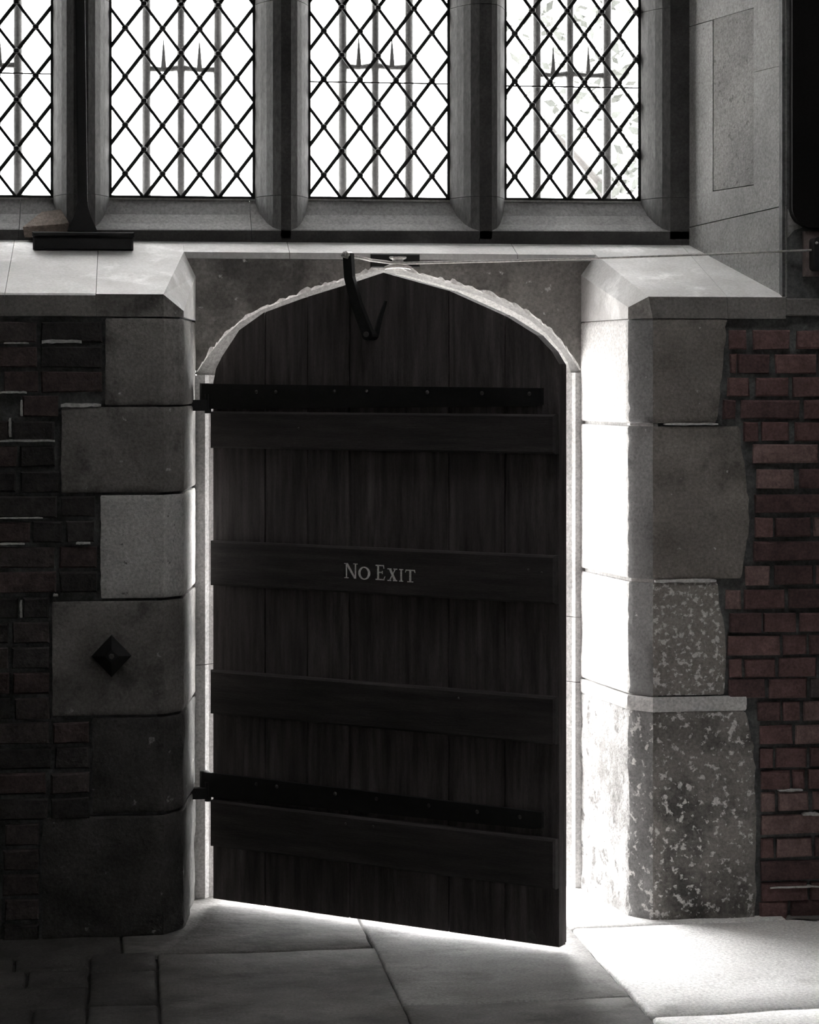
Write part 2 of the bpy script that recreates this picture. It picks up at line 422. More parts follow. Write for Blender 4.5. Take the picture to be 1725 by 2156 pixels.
def sill_end(x_far, s):
    "end stone beside the door; s = +1 on the left of the door, -1 on the right"
    if s > 0: A, B, C, D, E = P(344, 625, 0), P(387, 537, YS), P(412, 582, YS), P(386, 655, .065), xl0
    else:     A, B, C, D, E = P(1366, 627, 0), P(1255, 538, YS), P(1224, 580, YS), P(1321, 647, .065), xr0
    A.z = sillz(0); B.z = sillz(YS); 
    Ch = Vector((xl2 if s > 0 else xr2, YS, C.z)); Dh = Vector((xl1 if s > 0 else xr1, .065, D.z))
    v = [A, B, Ch, Dh,                                   # 0-3 the chamfer
         (E, 0, ZB), (Dh.x, .065, ZB), (Ch.x, YS, ZB),    # 4-6 lower edge
         (x_far, 0, ZB), (x_far, 0, sillz(0)), (x_far, YW, sillz(YW)), (B.x, YW, sillz(YW)), (x_far, YW, ZB), (Ch.x, YW, ZB), (Ch.x, YW, C.z),
         (E, 0, sillz(0) - .0)]
    f = [(0, 1, 2, 3), (8, 0, 1, 10, 9), (7, 4, 0, 8), (4, 5, 3, 0), (5, 6, 2, 3), (7, 8, 9, 11), (11, 9, 10, 13, 12), (7, 11, 12, 6, 5, 4), (1, 10, 13, 2), (2, 13, 12, 6)]
    return bare_front(build('sill_stone', v, f, 'stone_sill', wall))
XJ1, XJ2 = XP(10, 0), XP(202, 0)
sill_block(XWL1 + .0, XJ1 - .9, YW); sill_block(XJ1 - .9, XJ1, YW); sill_block(XJ1, XJ2, YW)
sill_end(XJ2 + .0008, 1)
XJ3 = XP(1532, 0)
sill_end(XJ3, -1)
xr_in = XWR0
v = []
def sill_right(x0, x1f, x1b):
    return bare_front(build('sill_stone', [(x0, 0, ZB), (x1f, 0, ZB), (x1f, 0, sillz(0)), (x0, 0, sillz(0)), (x0, YW, sillz(YW)), (x1b, YW, sillz(YW)), (x0, YW, ZB), (x1b, YW, ZB)],
          [(0, 1, 2, 3), (3, 2, 5, 4), (4, 5, 7, 6), (6, 7, 1, 0), (0, 3, 4, 6), (1, 7, 5, 2)], 'stone_sill', wall))
sill_right(XJ3 + .0012, XWR1, XWR0 + .02)
# narrow ledge over the spandrel
xa, xb = P(387, 537, YS).x, P(1255, 538, YS).x
lj = [xa, XP(610, YS), XP(1090, YS), xb]
for a, b in zip(lj, lj[1:]):
    build('sill_stone', [(a + .001, YS, sillz(YS) - .02), (b - .001, YS, sillz(YS) - .02), (b - .001, YS, sillz(YS)), (a + .001, YS, sillz(YS)),
                         (a + .001, YW, sillz(YW)), (b - .001, YW, sillz(YW)), (a + .001, YW, sillz(YS) - .02), (b - .001, YW, sillz(YS) - .02)],
          [(0, 1, 2, 3), (3, 2, 5, 4), (4, 5, 7, 6), (6, 7, 1, 0), (0, 3, 4, 6), (1, 7, 5, 2)], 'stone_sill', wall)
# course to the right of the sill, above the brickwork
MB().cbox(XWR1 + .001, XP(1900, 0), -.002, .04, rz(664), rz(627), .004).build('plaster_course', 'plaster', wall)

# ---- door arch: front edge curve on the spandrel plane, hollow edge behind it
arch_px = [(421, 790), (434, 756), (463, 719), (504, 680), (556, 651), (609, 629), (671, 607), (723, 591), (770, 577), (812, 567),
           (859, 572), (922, 589), (963, 600), (1026, 619), (1078, 643), (1125, 668), (1162, 699), (1193, 736), (1216, 785)]
fr = [P(x, y, YS) for x, y in arch_px]
fr = [(p.x, p.z) for p in fr]
fr[0] = (xl2, fr[0][1]); fr[-1] = (xr2, fr[-1][1])
# resample and smooth a little
def densify(pts, n=3):
    out = []
    for a, b in zip(pts, pts[1:]):
        for k in range(n): out.append((a[0] + (b[0] - a[0]) * k / n, a[1] + (b[1] - a[1]) * k / n))
    out.append(pts[-1]); return out
fr = densify(fr, 8)
apex = max(range(len(fr)), key=lambda i: fr[i][1])
def inward(pts, dist):
    out = []
    for i, p in enumerate(pts):
        a = pts[max(0, i - 1)]; b = pts[min(len(pts) - 1, i + 1)]
        dx, dz = b[0] - a[0], b[1] - a[1]; L_ = math.hypot(dx, dz)
        out.append((p[0] + dz / L_ * dist, p[1] - dx / L_ * dist))
    return out
inn = inward(fr, .030)
ap_i = apex
inn = [(x, z) if i > ap_i else inward(fr, .030 + .035 * min(1, (ap_i - i) / ap_i * 1.6))[i] for i, (x, z) in enumerate(inn)]
inn[0] = (xl3, inn[0][1]); inn[-1] = (xr3, inn[-1][1])
inn = [(min(max(x, xl3), xr3), z) for x, z in inn]
ZT = sillz(YS) - .021
random.seed(4)
def arch_stone(i0, i1, xa_, xb_, m):
    V, Fc = [], []
    f, n_ = fr[i0:i1 + 1], inn[i0:i1 + 1]; k = len(f)
    fj = []
    for (x, z) in f:                                    # worn, crumbly arris
        c = noise.noise(Vector((x * 30, z * 30, 0))) * .004
        fj.append((x, z + abs(c)))
    V += [(x, YS, ZT) for x, z in f]                    # top
    V += [(x, YS, z + .007 + .020 * max(0, noise.noise(Vector((x * 45, z * 20, 5)))) + .008 * noise.noise(Vector((x * 140, z * 60, 2)))) for x, z in fj]   # ragged edge of the old limewash
    V += [(x, YS + .006, z) for x, z in fj]             # arris
    V += [((a[0] * .5 + b[0] * .5), YS + .03, (a[1] * .5 + b[1] * .5) + .004) for a, b in zip(f, n_)]   # hollow
    V += [(x, YC, z) for x, z in n_]
    V += [(x, YO, z) for x, z in n_]
    V += [(x, YO, ZT) for x, z in f]
    for r in range(6):
        for c in range(k - 1): Fc.append((r * k + c, r * k + c + 1, (r + 1) * k + c + 1, (r + 1) * k + c))
    for c in range(k - 1): Fc.append((6 * k + c, 6 * k + c + 1, c + 1, c))
    for c in (0, k - 1): Fc.append(tuple(r * k + c for r in range(7)))
    # outer side piece from the end of the curve to the reveal
    o = build('spandrel_stone', V, Fc, m, wall)
    o.data.materials.append(MATS['wash_white_lit']); o.data.materials.append(MATS['stone_splay'])
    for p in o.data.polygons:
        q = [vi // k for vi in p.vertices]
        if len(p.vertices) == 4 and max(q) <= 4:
            if min(q) == 1 or (min(q) == 3 and i0 > 0): p.material_index = 1  # ragged limewash; on the right also the lit inner edge, painted white
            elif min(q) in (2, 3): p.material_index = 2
    return o
arch_stone(0, apex, 0, 0, 'stone_spandrel')
arch_stone(apex, len(fr) - 1, 0, 0, 'stone_spandrel')
# inner jambs under the springing
def inner_jamb(s, z0, z1, m):
    x2, x3 = (xl2, xl3) if s > 0 else (xr2, xr3)
    o = -.14 * s
    pl = [(x2 + o, YS + .002), (x2, YS + .002), (x2 + .35 * (x3 - x2), YS + .004), (x2 + .5 * (x3 - x2), YS + .022), (x2 + .9 * (x3 - x2), YC - .006), (x3, YC), (x3, YO), (x2 + o, YO)]
    return MB().prism_z(pl, z0 + .001, z1 + (.0005 if z1 in zsp else -.001)).build('door_jamb_stone', m, wall)
zsp = (fr[0][1], fr[-1][1])
for a, b in ((1400, 0), (1960, 1400)):
    inner_jamb(1, ZP(440, a, YS), zsp[0] if not b else ZP(440, b, YS), 'stone_jamb_clean')
for a, b in ((1300, 0), (1437, 1300), (1960, 1437)):
    inner_jamb(-1, ZP(1210, a, YS), zsp[1] if not b else ZP(1210, b, YS), 'stone_jamb_clean')
# stone behind the spandrel ends, up to the sill
MB().box(xl2 - .14, fr[0][0], YS + .004, YO, zsp[0], sillz(YS) - .002).build('spandrel_stone', 'stone_spandrel', wall)
MB().box(fr[-1][0], xr2 + .14, YS + .004, YO, zsp[1], sillz(YS) - .002).build('spandrel_stone', 'stone_spandrel', wall)
core2 = MB().box(xl2 - .14, xr2 + .14, YS + .03, YO, ZT - .001, sillz(YS) - .001).build('joint_mortar', 'mortar_grey', wall)

# ------------------------------------------------------------------ bricks
random.seed(11)
def brick(x0, x1, z0, z1, mats, proud=0.0):
    c = .004; j = lambda a: random.uniform(-a, a)
    A = [(x0 + j(.002), z0 + j(.002)), (x1 + j(.002), z0 + j(.002)), (x1 + j(.002), z1 + j(.002)), (x0 + j(.002), z1 + j(.002))]
    B = [(a + (c + j(.003)) * sx, b + (c + j(.003)) * sz) for (a, b), (sx, sz) in zip(A, ((1, 1), (-1, 1), (-1, -1), (1, -1)))]
    y = -proud + j(.003)
    v = [(x, .07, z) for x, z in A] + [(x, y + .006, z) for x, z in A] + [(x, y + j(.0015), z) for x, z in B]
    f = [(3, 2, 1, 0), (8, 9, 10, 11)]
    for i in range(4):
        k = (i + 1) % 4
        f += [(i, k, 4 + k, 4 + i), (4 + i, 4 + k, 8 + k, 8 + i)]
    return build('brick', v, f, random.choice(mats), wall)
RED = ['brick_red_0', 'brick_red_1', 'brick_red_1', 'brick_red_2', 'brick_red_3']
GREY = ['brick_grey_0', 'brick_grey_1', 'brick_grey_2', 'brick_grey_3']
right_rows = [
 (715, [(1538, 1573), (1588, 1665), (1680, 1740)]), (765, [(1540, 1552), (1556, 1622), (1635, 1720)]),
 (815, [(1534, 1580), (1594, 1661), (1672, 1745)]), (862, [(1524, 1551), (1562, 1685), (1697, 1760)]),
 (909, [(1568, 1598), (1606, 1663), (1676, 1740)]), (957, [(1588, 1725)]), (1010, [(1596, 1673), (1685, 1760)]),
 (1062, [(1592, 1728)]), (1112, [(1592, 1628), (1636, 1709), (1715, 1790)]), (1163, [(1588, 1730)]),
 (1214, [(1572, 1622), (1633, 1714)]), (1264, [(1530, 1562), (1570, 1655), (1664, 1730)]), (1314, [(1538, 1604), (1611, 1678), (1686, 1760)]),
 (1362, [(1535, 1643), (1651, 1700), (1707, 1780)]), (1410, [(1537, 1564), (1571, 1634), (1642, 1720)]), (1453, [(1536, 1612), (1621, 1700)]),
 (1502, [(1598, 1646), (1651, 1686), (1694, 1770)]), (1552, [(1603, 1670), (1678, 1740)]), (1600, [(1603, 1628), (1636, 1700), (1708, 1780)]),
 (1647, [(1606, 1664), (1671, 1696), (1704, 1780)]), (1693, [(1604, 1633), (1641, 1703), (1713, 1785)]), (1741, [(1605, 1730)]),
 (1791, [(1606, 1632), (1638, 1711), (1718, 1790)]), (1839, [(1605, 1728)]), (1884, [(1605, 1702), (1709, 1780)]), (1925, [(1603, 1660), (1667, 1740)])]
for i, (yc, segs) in enumerate(right_rows):
    zc = rz(yc); z0, z1 = zc - .029, zc + .029
    for a, b in segs: brick(XP(a, 0), XP(b, 0), z0, z1, RED, .0)
    x = XP(segs[-1][1], 0) + .012; k = i
    while x < XP(2060, 0):
        L_ = (.105 if (i + k) % 3 == 0 else .215) + random.uniform(-.008, .008)
        brick(x, x + L_, z0, z1, RED + GREY[:1]); x += L_ + .012; k += 1
left_edges = [(855, 216), (1040, 124), (1262, 205), (1508, 104), (1715, 188), (2000, 82)]
left_fixed = {0: [(-30, 76), (86, 215)], 1: [(-40, 78), (86, 215)], 2: [(8, 80), (86, 215)], 3: [(48, 122)], 4: [(-40, 18), (26, 113)], 5: [(-30, 35), (41, 115)],
              7: [(-20, 120), (129, 200)], 8: [(-25, 62), (69, 131), (139, 198)], 11: [(-30, 38), (49, 104)]}
yc = 700.0; i = 0
while yc < 1965:
    zc = lz(yc); z0, z1 = zc - .030, zc + .030
    edge = [e for y, e in left_edges if yc - 20 < y][0]
    if 1262 < yc < 1290: edge = 104
    if i in left_fixed:
        segs = left_fixed[i]; x = XP(segs[0][0], 0) - .012
        for a, b in segs: brick(XP(a, 0), XP(b, 0), z0, z1, GREY)
        if i == 3: x = XP(-8, 0)
    else: x = XP(edge, 0)
    k = i
    while x > XP(-330, 0):
        L_ = (.105 if (i + k) % 2 == 0 else .215) + random.uniform(-.008, .008)
        brick(x - L_, x, z0, z1, GREY); x -= L_ + .013; k += 1
    yc += 51.8 if i < 3 else 52.8; i += 1

# pale lime pointing left in some joints, and a plaster patch by the board
def smear(x0, x1, y0, y1, m='lime_mortar', name='lime_pointing'):
    a, b = P(x0, y1, 0), P(x1, y0, 0); n = 9; up_, dn = [], []
    hor = (b.x - a.x) > (b.z - a.z)
    for k in range(n):
        t = k / (n - 1); w = random.uniform(.55, 1.0) if 0 < k < n - 1 else .4
        if hor:
            x, c, h = a.x + (b.x - a.x) * t, (a.z + b.z) / 2, (b.z - a.z) / 2
            up_.append((x, c + h * w)); dn.append((x, c - h * random.uniform(.5, 1)))
        else:
            z, c, h = a.z + (b.z - a.z) * t, (a.x + b.x) / 2, (b.x - a.x) / 2
            up_.append((c - h * w, z)); dn.append((c + h * random.uniform(.5, 1), z))
    MB().prism_y(up_ + dn[::-1], -.005, .03).build(name, m, wall)
for q in ((128, 213, 848, 858), (88, 172, 714, 724), (0, 56, 823, 829), (0, 115, 925, 931), (0, 52, 1142, 1148), (42, 48, 842, 876), (0, 90, 1088, 1093),
          (18, 24, 880, 920), (41, 47, 1264, 1300), (112, 122, 1250, 1256), (160, 190, 1140, 1147), (1622, 1724, 1864, 1871), (1640, 1690, 1660, 1667), (1690, 1724, 1710, 1718), (1400, 1512, 890, 896), (1326, 1372, 890, 895), (1380, 1508, 1218, 1228), (8, 60, 720, 724)):
    smear(*q)
pp = [P(x, y, 0) for x, y in ((1659, 440), (1664, 455), (1672, 468), (1690, 479), (1672, 485), (1664, 494), (1659, 500))]
MB().prism_y([(p.x, p.z) for p in pp][::-1], -.004, .01).build('plaster_patch', 'stone_splay', wall)

# ------------------------------------------------------------------ window stonework
lights = []                       # (x0, x1, zbottom)
for a, b, y in ((None, 112, 418), (230, 537, 421), (649, 947, 424), (1062, 1349, 425)):
    x1 = XP(b, YG); x0 = x1 - .48 if a is None else XP(a, YG)
    lights.append((x0, x1, ZP(b, 421, YG)))
ZG = sum(l[2] for l in lights) / 4
def lin(pa, pb, Y):
    a, b = P(*pa, Y), P(*pb, Y)
    return lambda x: a.z + (b.z - a.z) * (x - a.x) / (b.x - a.x)
zg = lin((110, 418), (1300, 425), YG); zi = lin((300, 482), (1400, 485), YW)
lights = [(a, b, zg((a + b) / 2) + .003) for a, b, c in lights]
ZI = ZP(700, 483, YW); ZF = sillz(YW)
# inner sill: hollow slope up to the glass, in stones
sj = [XWL0, XP(40, YW), XP(530, YW), XP(1010, YW), XP(1452, YW)]
for a, b in zip(sj, sj[1:]):
    def prof_at(x):
        ZI, ZG = zi(x), zg(x)
        return [(YW, ZF - .03), (YW, ZI - .004), (YW + .004, ZI), (YW + .035, ZI + .020), (YW + .075, ZI + .052), (YG - .006, ZG - .006), (YG, ZG), (YO, ZG - .03), (YO, ZF - .03)]
    pr, pr2 = prof_at(a), prof_at(b)
    n = len(pr)
    v = [(a + .001, y, z) for y, z in pr] + [(b - .001, y, z) for y, z in pr2]
    f = [tuple(range(n)), tuple(range(2 * n - 1, n - 1, -1))] + [(q, (q + 1) % n, n + (q + 1) % n, n + q) for q in range(n)]
    o = build('window_sill_stone', v, f, 'stone_window', wall)
    o.data.materials.append(MATS['stone_dark_front'])
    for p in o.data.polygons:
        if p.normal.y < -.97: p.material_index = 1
build('repair_stone', [(XP(52, YW), YW - .006, ZP(52, 500, YW)), (XP(140, YW), YW - .006, ZP(140, 500, YW)), (XP(146, YW), YW - .002, ZP(146, 470, YW)), (XP(130, YG), YW + .045, ZP(130, 441, YG - .07)),
                       (XP(90, YG), YW + .045, ZP(90, 446, YG - .07)), (XP(48, YW), YW - .002, ZP(48, 478, YW)),
                       (XP(52, YW), YW + .06, ZP(52, 505, YW)), (XP(140, YW), YW + .06, ZP(140, 505, YW))],
      [(0, 1, 2, 5), (2, 3, 4, 5), (1, 7, 3, 2), (0, 5, 4, 6), (6, 4, 3, 7)], 'stone_repair', wall)
def mullion(xa, xb, fa, fb, name='mullion'):
    "xa..xb between two panes, fa..fb the narrow front face"
    def side(xg, xf):
        out = []
        for t in (0, .25, .5, .75, 1):
            out.append((xf + (xg - xf) * (t ** .8), YW + (YG - .008 - YW) * (t ** 1.45)))
        return out
    L_ = side(xa, fa); R_ = side(xb, fb)
    pl = L_[::-1] + R_ + [(xb, YG + .014), (xb - .03, YO - .1), (xa + .03, YO - .1), (xa, YG + .014)]
    zj = [zi(fa) - .03, zg(fa) + .006, ZP(600, 12, YG), Z_HEAD + .02]
    for z0, z1 in zip(zj, zj[1:]):
        o = MB().prism_z(pl, z0 + .0008, z1 - .0008).build(name, 'stone_mullion', wall)
        o.data.materials.append(MATS['stone_dark_front'])
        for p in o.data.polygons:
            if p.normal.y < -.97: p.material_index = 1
mullion(lights[0][1], lights[1][0], XP(155, YW), XP(186, YW))
mullion(lights[1][1], lights[2][0], XP(592, YW), XP(613, YW))
mullion(lights[2][1], lights[3][0], XP(1010, YW), XP(1036, YW))
mullion(lights[3][1], XWR0 + .06, XP(1412, YW), XWR0 + .04, 'window_jamb')
mullion(XWL0 - .06, lights[0][0], XWL0 - .04, lights[0][0] - .07, 'window_jamb')
MB().box(XWL0 - .1, XWR0 + .1, YW, YO, Z_HEAD, Z_HEAD + .2).build('window_head', 'stone_window', wall)
# splayed sides
def splay(s):
    xb, xf = (XWR0, XWR1) if s > 0 else (XWL0, XWL1)
    def at(t, z): return (xb + (xf - xb) * t, YW * (1 - t), z)
    zl = lambda t: sillz(YW * (1 - t))
    j1, j2 = ZP(1600, 440, .15), ZP(1600, 150, .15)
    def piece(t0, t1, za, zb, name, m, out=0.0):
        nrm = Vector((-(YW) * s, -(xf - xb) * s, 0)).normalized() * out
        V = []
        for t, z in ((t0, za(t0)), (t1, za(t1)), (t1, zb(t1)), (t0, zb(t0))):
            V.append(Vector(at(t, z)) + nrm)
        for t, z in ((t0, za(t0)), (t1, za(t1)), (t1, zb(t1)), (t0, zb(t0))):
            V.append(Vector(at(t, z)) + Vector((.08 * s, .06, 0)))
        build(name, V, [(0, 1, 2, 3), (7, 6, 5, 4), (0, 4, 5, 1), (1, 5, 6, 2), (2, 6, 7, 3), (3, 7, 4, 0)], m, wall)
    c = lambda z: (lambda t: z)
    g_ = .0015
    piece(0, 1, lambda t: zl(t) - .0, lambda t: j1 - .03 + .03 * t - g_, 'splay_stone', 'stone_splay')
    ta, tb = .26, .68
    zlo, zhi = ZP(1560, 392, .25), ZP(1560, 25, .25)
    lo = lambda t: j1 - .03 + .03 * t + g_
    piece(0, ta - .004, lo, c(zhi), 'splay_stone', 'stone_splay')
    piece(tb + .004, 1, lo, c(j2), 'splay_stone', 'stone_splay')
    piece(tb + .004, 1, c(j2 + g_), c(Z_HEAD + .3), 'splay_stone', 'stone_splay')
    piece(ta - .004, tb + .004, lo, c(zlo - .003), 'splay_stone', 'stone_splay')
    piece(ta - .003, tb + .001, c(zlo), c(zhi + .002), 'patch_stone', 'stone_patch', -.002)
    piece(0, tb + .004, c(zhi + .003), c(Z_HEAD + .3), 'splay_stone', 'stone_splay')
splay(1); splay(-1)

# ------------------------------------------------------------------ leaded lights
def clip(poly, ax, lim, keep_less):
    out = []
    for i, p in enumerate(poly):
        q = poly[(i + 1) % len(poly)]
        a = (p[ax] <= lim) == keep_less or p[ax] == lim; b = (q[ax] <= lim) == keep_less or q[ax] == lim
        if a: out.append(p)
        if a != b:
            t = (lim - p[ax]) / (q[ax] - p[ax]); out.append((p[0] + (q[0] - p[0]) * t, p[1] + (q[1] - p[1]) * t))
    return out
def area(p): return abs(sum(p[i][0] * p[(i + 1) % len(p)][1] - p[(i + 1) % len(p)][0] * p[i][1] for i in range(len(p)))) / 2
solder = bpy.data.meshes.new('solder_joint')
sb = MB(); sb.lathe((0, 0, 0), [(.002, -.011), (.010, -.006), (.0115, 0), (.010, .006), (.002, .011)], 8)
solder.from_pydata(sb.v, [], sb.f); solder.materials.append(MATS['lead'])
wlab = ['diamond-leaded window light cut off by the left picture edge', 'diamond-leaded window light just right of the black post',
        'diamond-leaded window light above the pulley and the arm of the door', 'diamond-leaded window light nearest the plain splayed stone on the right']
def window(k, x0, x1, zb, fx, bar_py):
    w = empty('window_%d' % (k + 1), (x0, YG, zb)); tag(w, wlab[k], 'window', 'leaded lights above the door', 'structure')
    W = x1 - x0; H = Z_HEAD - zb
    p = W / 3.93; h = .158; ox = fx * p               # diamond width and height; first crossing of the half row
    random.seed(30 + k)
    def X(i, j): return ox + i * p + (p / 2 if j % 2 == 0 else 0)
    nj = int(H / (h / 2)) + 2
    for j in range(-1, nj):
        for i in range(-2, 6):
            cx = X(i, j); cz = j * h / 2               # a crossing; the pane stands above it
            poly = [(cx, cz), (cx + p / 2, cz + h / 2), (cx, cz + h), (cx - p / 2, cz + h / 2)]
            for ax, lim, less in ((0, .002, False), (0, W - .002, True), (1, .002, False), (1, H, True)):
                if poly: poly = clip(poly, ax, lim, less)
            if len(poly) < 3 or area(poly) < 1.5e-4: continue
            mx = sum(a for a, b in poly) / len(poly); mz = sum(b for a, b in poly) / len(poly)
            tx, tz = random.uniform(-.012, .012), random.uniform(-.012, .012)
            v = [(a, (a - mx) * tx + (b - mz) * tz, b) for a, b in poly]
            n = len(poly)
            build('pane', v, [tuple(range(n))], 'old_glass', w)
            if 0.0 < cz < H and .004 < cx < W - .004:
                o = bpy.data.objects.new('solder_joint', solder); col.objects.link(o); o.parent = w; o.location = (cx, -.003, cz)
    s = h / p
    def came(a, b, r):
        d = Vector((b[0] - a[0], 0, b[1] - a[1])).normalized(); nn = Vector((-d.z, 0, d.x)) * r
        A, B = Vector((a[0], 0, a[1])), Vector((b[0], 0, b[1])); dy = Vector((0, .0035, 0))
        q = [A + nn, A - nn, B - nn, B + nn]
        mid = [x * .999 for x in q]
        v = [x - dy * .6 for x in q] + [x + dy * .6 for x in q] + [A + nn * .5 - dy * 1.3, A - nn * .5 - dy * 1.3, B - nn * .5 - dy * 1.3, B + nn * .5 - dy * 1.3]
        f = [(0, 1, 9, 8), (1, 2, 10, 9), (2, 3, 11, 10), (3, 0, 8, 11), (8, 9, 10, 11), (4, 7, 6, 5), (0, 4, 5, 1), (1, 5, 6, 2), (2, 6, 7, 3), (3, 7, 4, 0)]
        build('lead_came', v, f, 'lead', w)
    for sg in (1, -1):
        for i in range(-14, 18):
            bx = X(i, 0)                                # line through (bx, 0) with slope sg*s
            t = []
            for xx in (0.0, W):
                zz = sg * s * (xx - bx)
                if 0 <= zz <= H: t.append((xx, zz))
            for zz in (0.0, H):
                xx = bx + sg * zz / s
                if 0 < xx < W: t.append((xx, zz))
            if len(t) == 2 and math.hypot(t[0][0] - t[1][0], t[0][1] - t[1][1]) > .02:
                came(t[0], t[1], .0064 if sg > 0 else .0052)
    for a, b in (((.003, 0), (.003, H)), ((W - .003, 0), (W - .003, H)), ((0, .003), (W, .003))): came(a, b, .0055)
    if bar_py:
        zz = ZP((150 if k == 0 else 800), bar_py, YG) - zb
        MB().box(0, W, -.009, -.005, zz - .0022, zz + .0022).build('saddle_bar', 'iron_black', w)
    MB().box(-.010, 0, -.006, .012, 0, H).box(W, W + .010, -.006, .012, 0, H).box(-.01, W + .01, -.006, .012, -.006, 0).build('glazing_putty', 'stone_splay', w)
    return w
for k, (l, fx, bar) in enumerate(zip(lights, (.47, .43, .43, .30), (157, None, 175, 177))):
    window(k, l[0], l[1], l[2], fx, bar)

# iron grilles standing outside the lights
glab = ['outer spiked iron grille behind the leftmost window light', 'outer spiked iron grille behind the light right of the black post',
        'outer spiked iron grille behind the window light over the pulley', 'outer spiked iron grille behind the rightmost window light']
YGR = .90
for k, (ps, yb) in enumerate((((-115, -40, 38), 135), ((308, 381, 459), 145), ((721, 790, 861), 140), ((1130, 1200, 1278), 157))):
    o = empty('window_grille', (0, YGR, ZG)); tag(o, glab[k], 'grille', 'grilles outside the window lights')
    xs = [XP(p_, YGR) for p_ in ps]; zbar = ZP(ps[1], yb, YGR) - ZG
    for j, x in enumerate(xs):
        r = .0165 if j != 1 else .014
        MB().tube([(x, 0, -.05), (x, 0, .05), (x, 0, Z_HEAD - ZG)], [r, r, r], 8).build('bar', 'iron_grille', o, True)
    MB().tube([(xs[0], 0, zbar), ((xs[0] + xs[1]) / 2, 0, zbar - .004), (xs[1], 0, zbar + .004), ((xs[1] + xs[2]) / 2, 0, zbar - .003), (xs[2], 0, zbar)], [.010, .008, .011, .008, .010], 8).build('cross_bar', 'iron_grille', o, True)
    for a, b in ((0, 1), (1, 2)):
        x = (xs[a] + xs[b]) / 2
        MB().tube([(x, 0, zbar), (x, 0, zbar + .05), (x, 0, zbar + .098)], [.010, .006, .0012], 8).build('spike', 'iron_grille', o, True)

# ------------------------------------------------------------------ the door
HX, HY = XP(448, .36), .36
TH = math.radians(37.3)
DW = 1.205
door = empty('door_1', (HX, HY, 0), -TH)
tag(door, 'dark plank door standing half open with painted lettering', 'door', None, 'structure')
DXV = Vector((math.cos(TH), -math.sin(TH), 0)); DNV = Vector((math.sin(TH), math.cos(TH), 0))
def D(px, py, off=0.0):          # pixel -> (along, height) on the door face (off = towards the room)
    o = Vector((HX, HY, 0)) - DNV * off
    r = ray(px, py); t = (o - CAM).dot(DNV) / r.dot(DNV)
    q = CAM + r * t - o
    return q.dot(DXV), q.z
top_px = [(447, 812), (455, 776), (468, 750), (504, 695), (556, 658), (635, 629), (723, 602), (807, 574), (948, 613), (1068, 667), (1130, 706), (1162, 740), (1182, 775), (1192, 813)]
top = [D(x, y) for x, y in top_px]
top[0] = (0, top[0][1]); top[-1] = (DW, top[-1][1])
def topz(s):
    for (a, za), (b, zb) in zip(top, top[1:]):
        if s <= b: return za + (zb - za) * max(0, (s - a)) / max(1e-6, b - a)
    return top[-1][1]
ZD = .022
seams = [0] + [D(x, 1040)[0] for x in (558, 648, 736, 945, 1063)] + [DW]
for i, (a, b) in enumerate(zip(seams, seams[1:])):
    gp = .0022
    xs = sorted({a + gp, b - gp} | {s for s, z in top if a + gp < s < b - gp} | {a + gp + (b - a - 2 * gp) * k / 6 for k in range(1, 6)})
    poly = [(b - gp, ZD), (a + gp, ZD)][::-1]
    poly = [(a + gp, ZD), (b - gp, ZD)] + [(s, topz(s)) for s in reversed(xs)]
    off = (0, .002, -.0015, .001, 0, .0015)[i]
    MB().prism_y(poly, off, .042).build('plank', 'oak_dark', door)
MB().prism_y([(.004, ZD + .004), (DW - .004, ZD + .004)] + [(s, topz(s) - .006) for s in [DW - .004 - k * (DW - .008) / 40 for k in range(41)]], .040, .052).build('back_boarding', 'oak_dark', door)
battens = []
for (yl, yl2), (yr, yr2) in (((866, 945), (873, 955)), ((1141, 1238), (1168, 1268)), ((1414, 1508), (1466, 1565)), ((1690, 1790), (1765, 1868))):
    t1 = .026
    z1 = (D(470, yl + .5, t1)[1] + D(1160, yr, t1)[1]) / 2; z0 = (D(470, yl2, t1)[1] + D(1160, yr2, t1)[1]) / 2
    xe = D(1168, yr + 50, t1)[0]
    battens.append(MB().cbox(.006, xe, -t1, .0, z0, z1, .006).build('batten', 'oak_batten', door))
# strap hinges with nails
def strap(yl0, yl1, yr0, yr1, nails):
    z1 = (D(470, yl0, .006)[1] + D(1140, yr0, .006)[1]) / 2; z0 = (D(470, yl1, .006)[1] + D(1140, yr1, .006)[1]) / 2
    xe = D(1143, 830, .006)[0]; xk = D(428, 830, .006)[0]
    zc, hh = (z0 + z1) / 2, (z1 - z0) / 2
    m = MB(); m.prism_y([(xk, zc - hh), (xe - .03, zc - hh * .62), (xe, zc - hh * .5), (xe, zc + hh * .7), (xk, zc + hh)], -.014, .001)
    o = m.build('strap_hinge', 'iron_black', door)
    MB().tube([(xk, .002, zc - hh * 1.02), (xk, .002, zc + hh * 1.02)], .016, 12).build('knuckle', 'iron_black', o, True)
    for px, py in nails:
        s, z = D(px, py, .014)
        q = MB(); q.lathe((0, 0, 0), [(.0065, 0), (.005, .003), (.001, .0045)], 8)
        n_ = q.build('nail', 'iron_worn', o, True); n_.location = (s, -.0135, z); n_.rotation_euler = (math.pi / 2, 0, 0)
    return o
strap(808, 862, 808, 866, [(540, 825), (581, 825), (705, 824), (772, 824), (900, 826), (1015, 828), (1115, 829)])
strap(1630, 1682, 1700, 1755, [(540, 1651), (583, 1656), (706, 1671), (793, 1682), (903, 1696), (1005, 1709), (1095, 1720)])
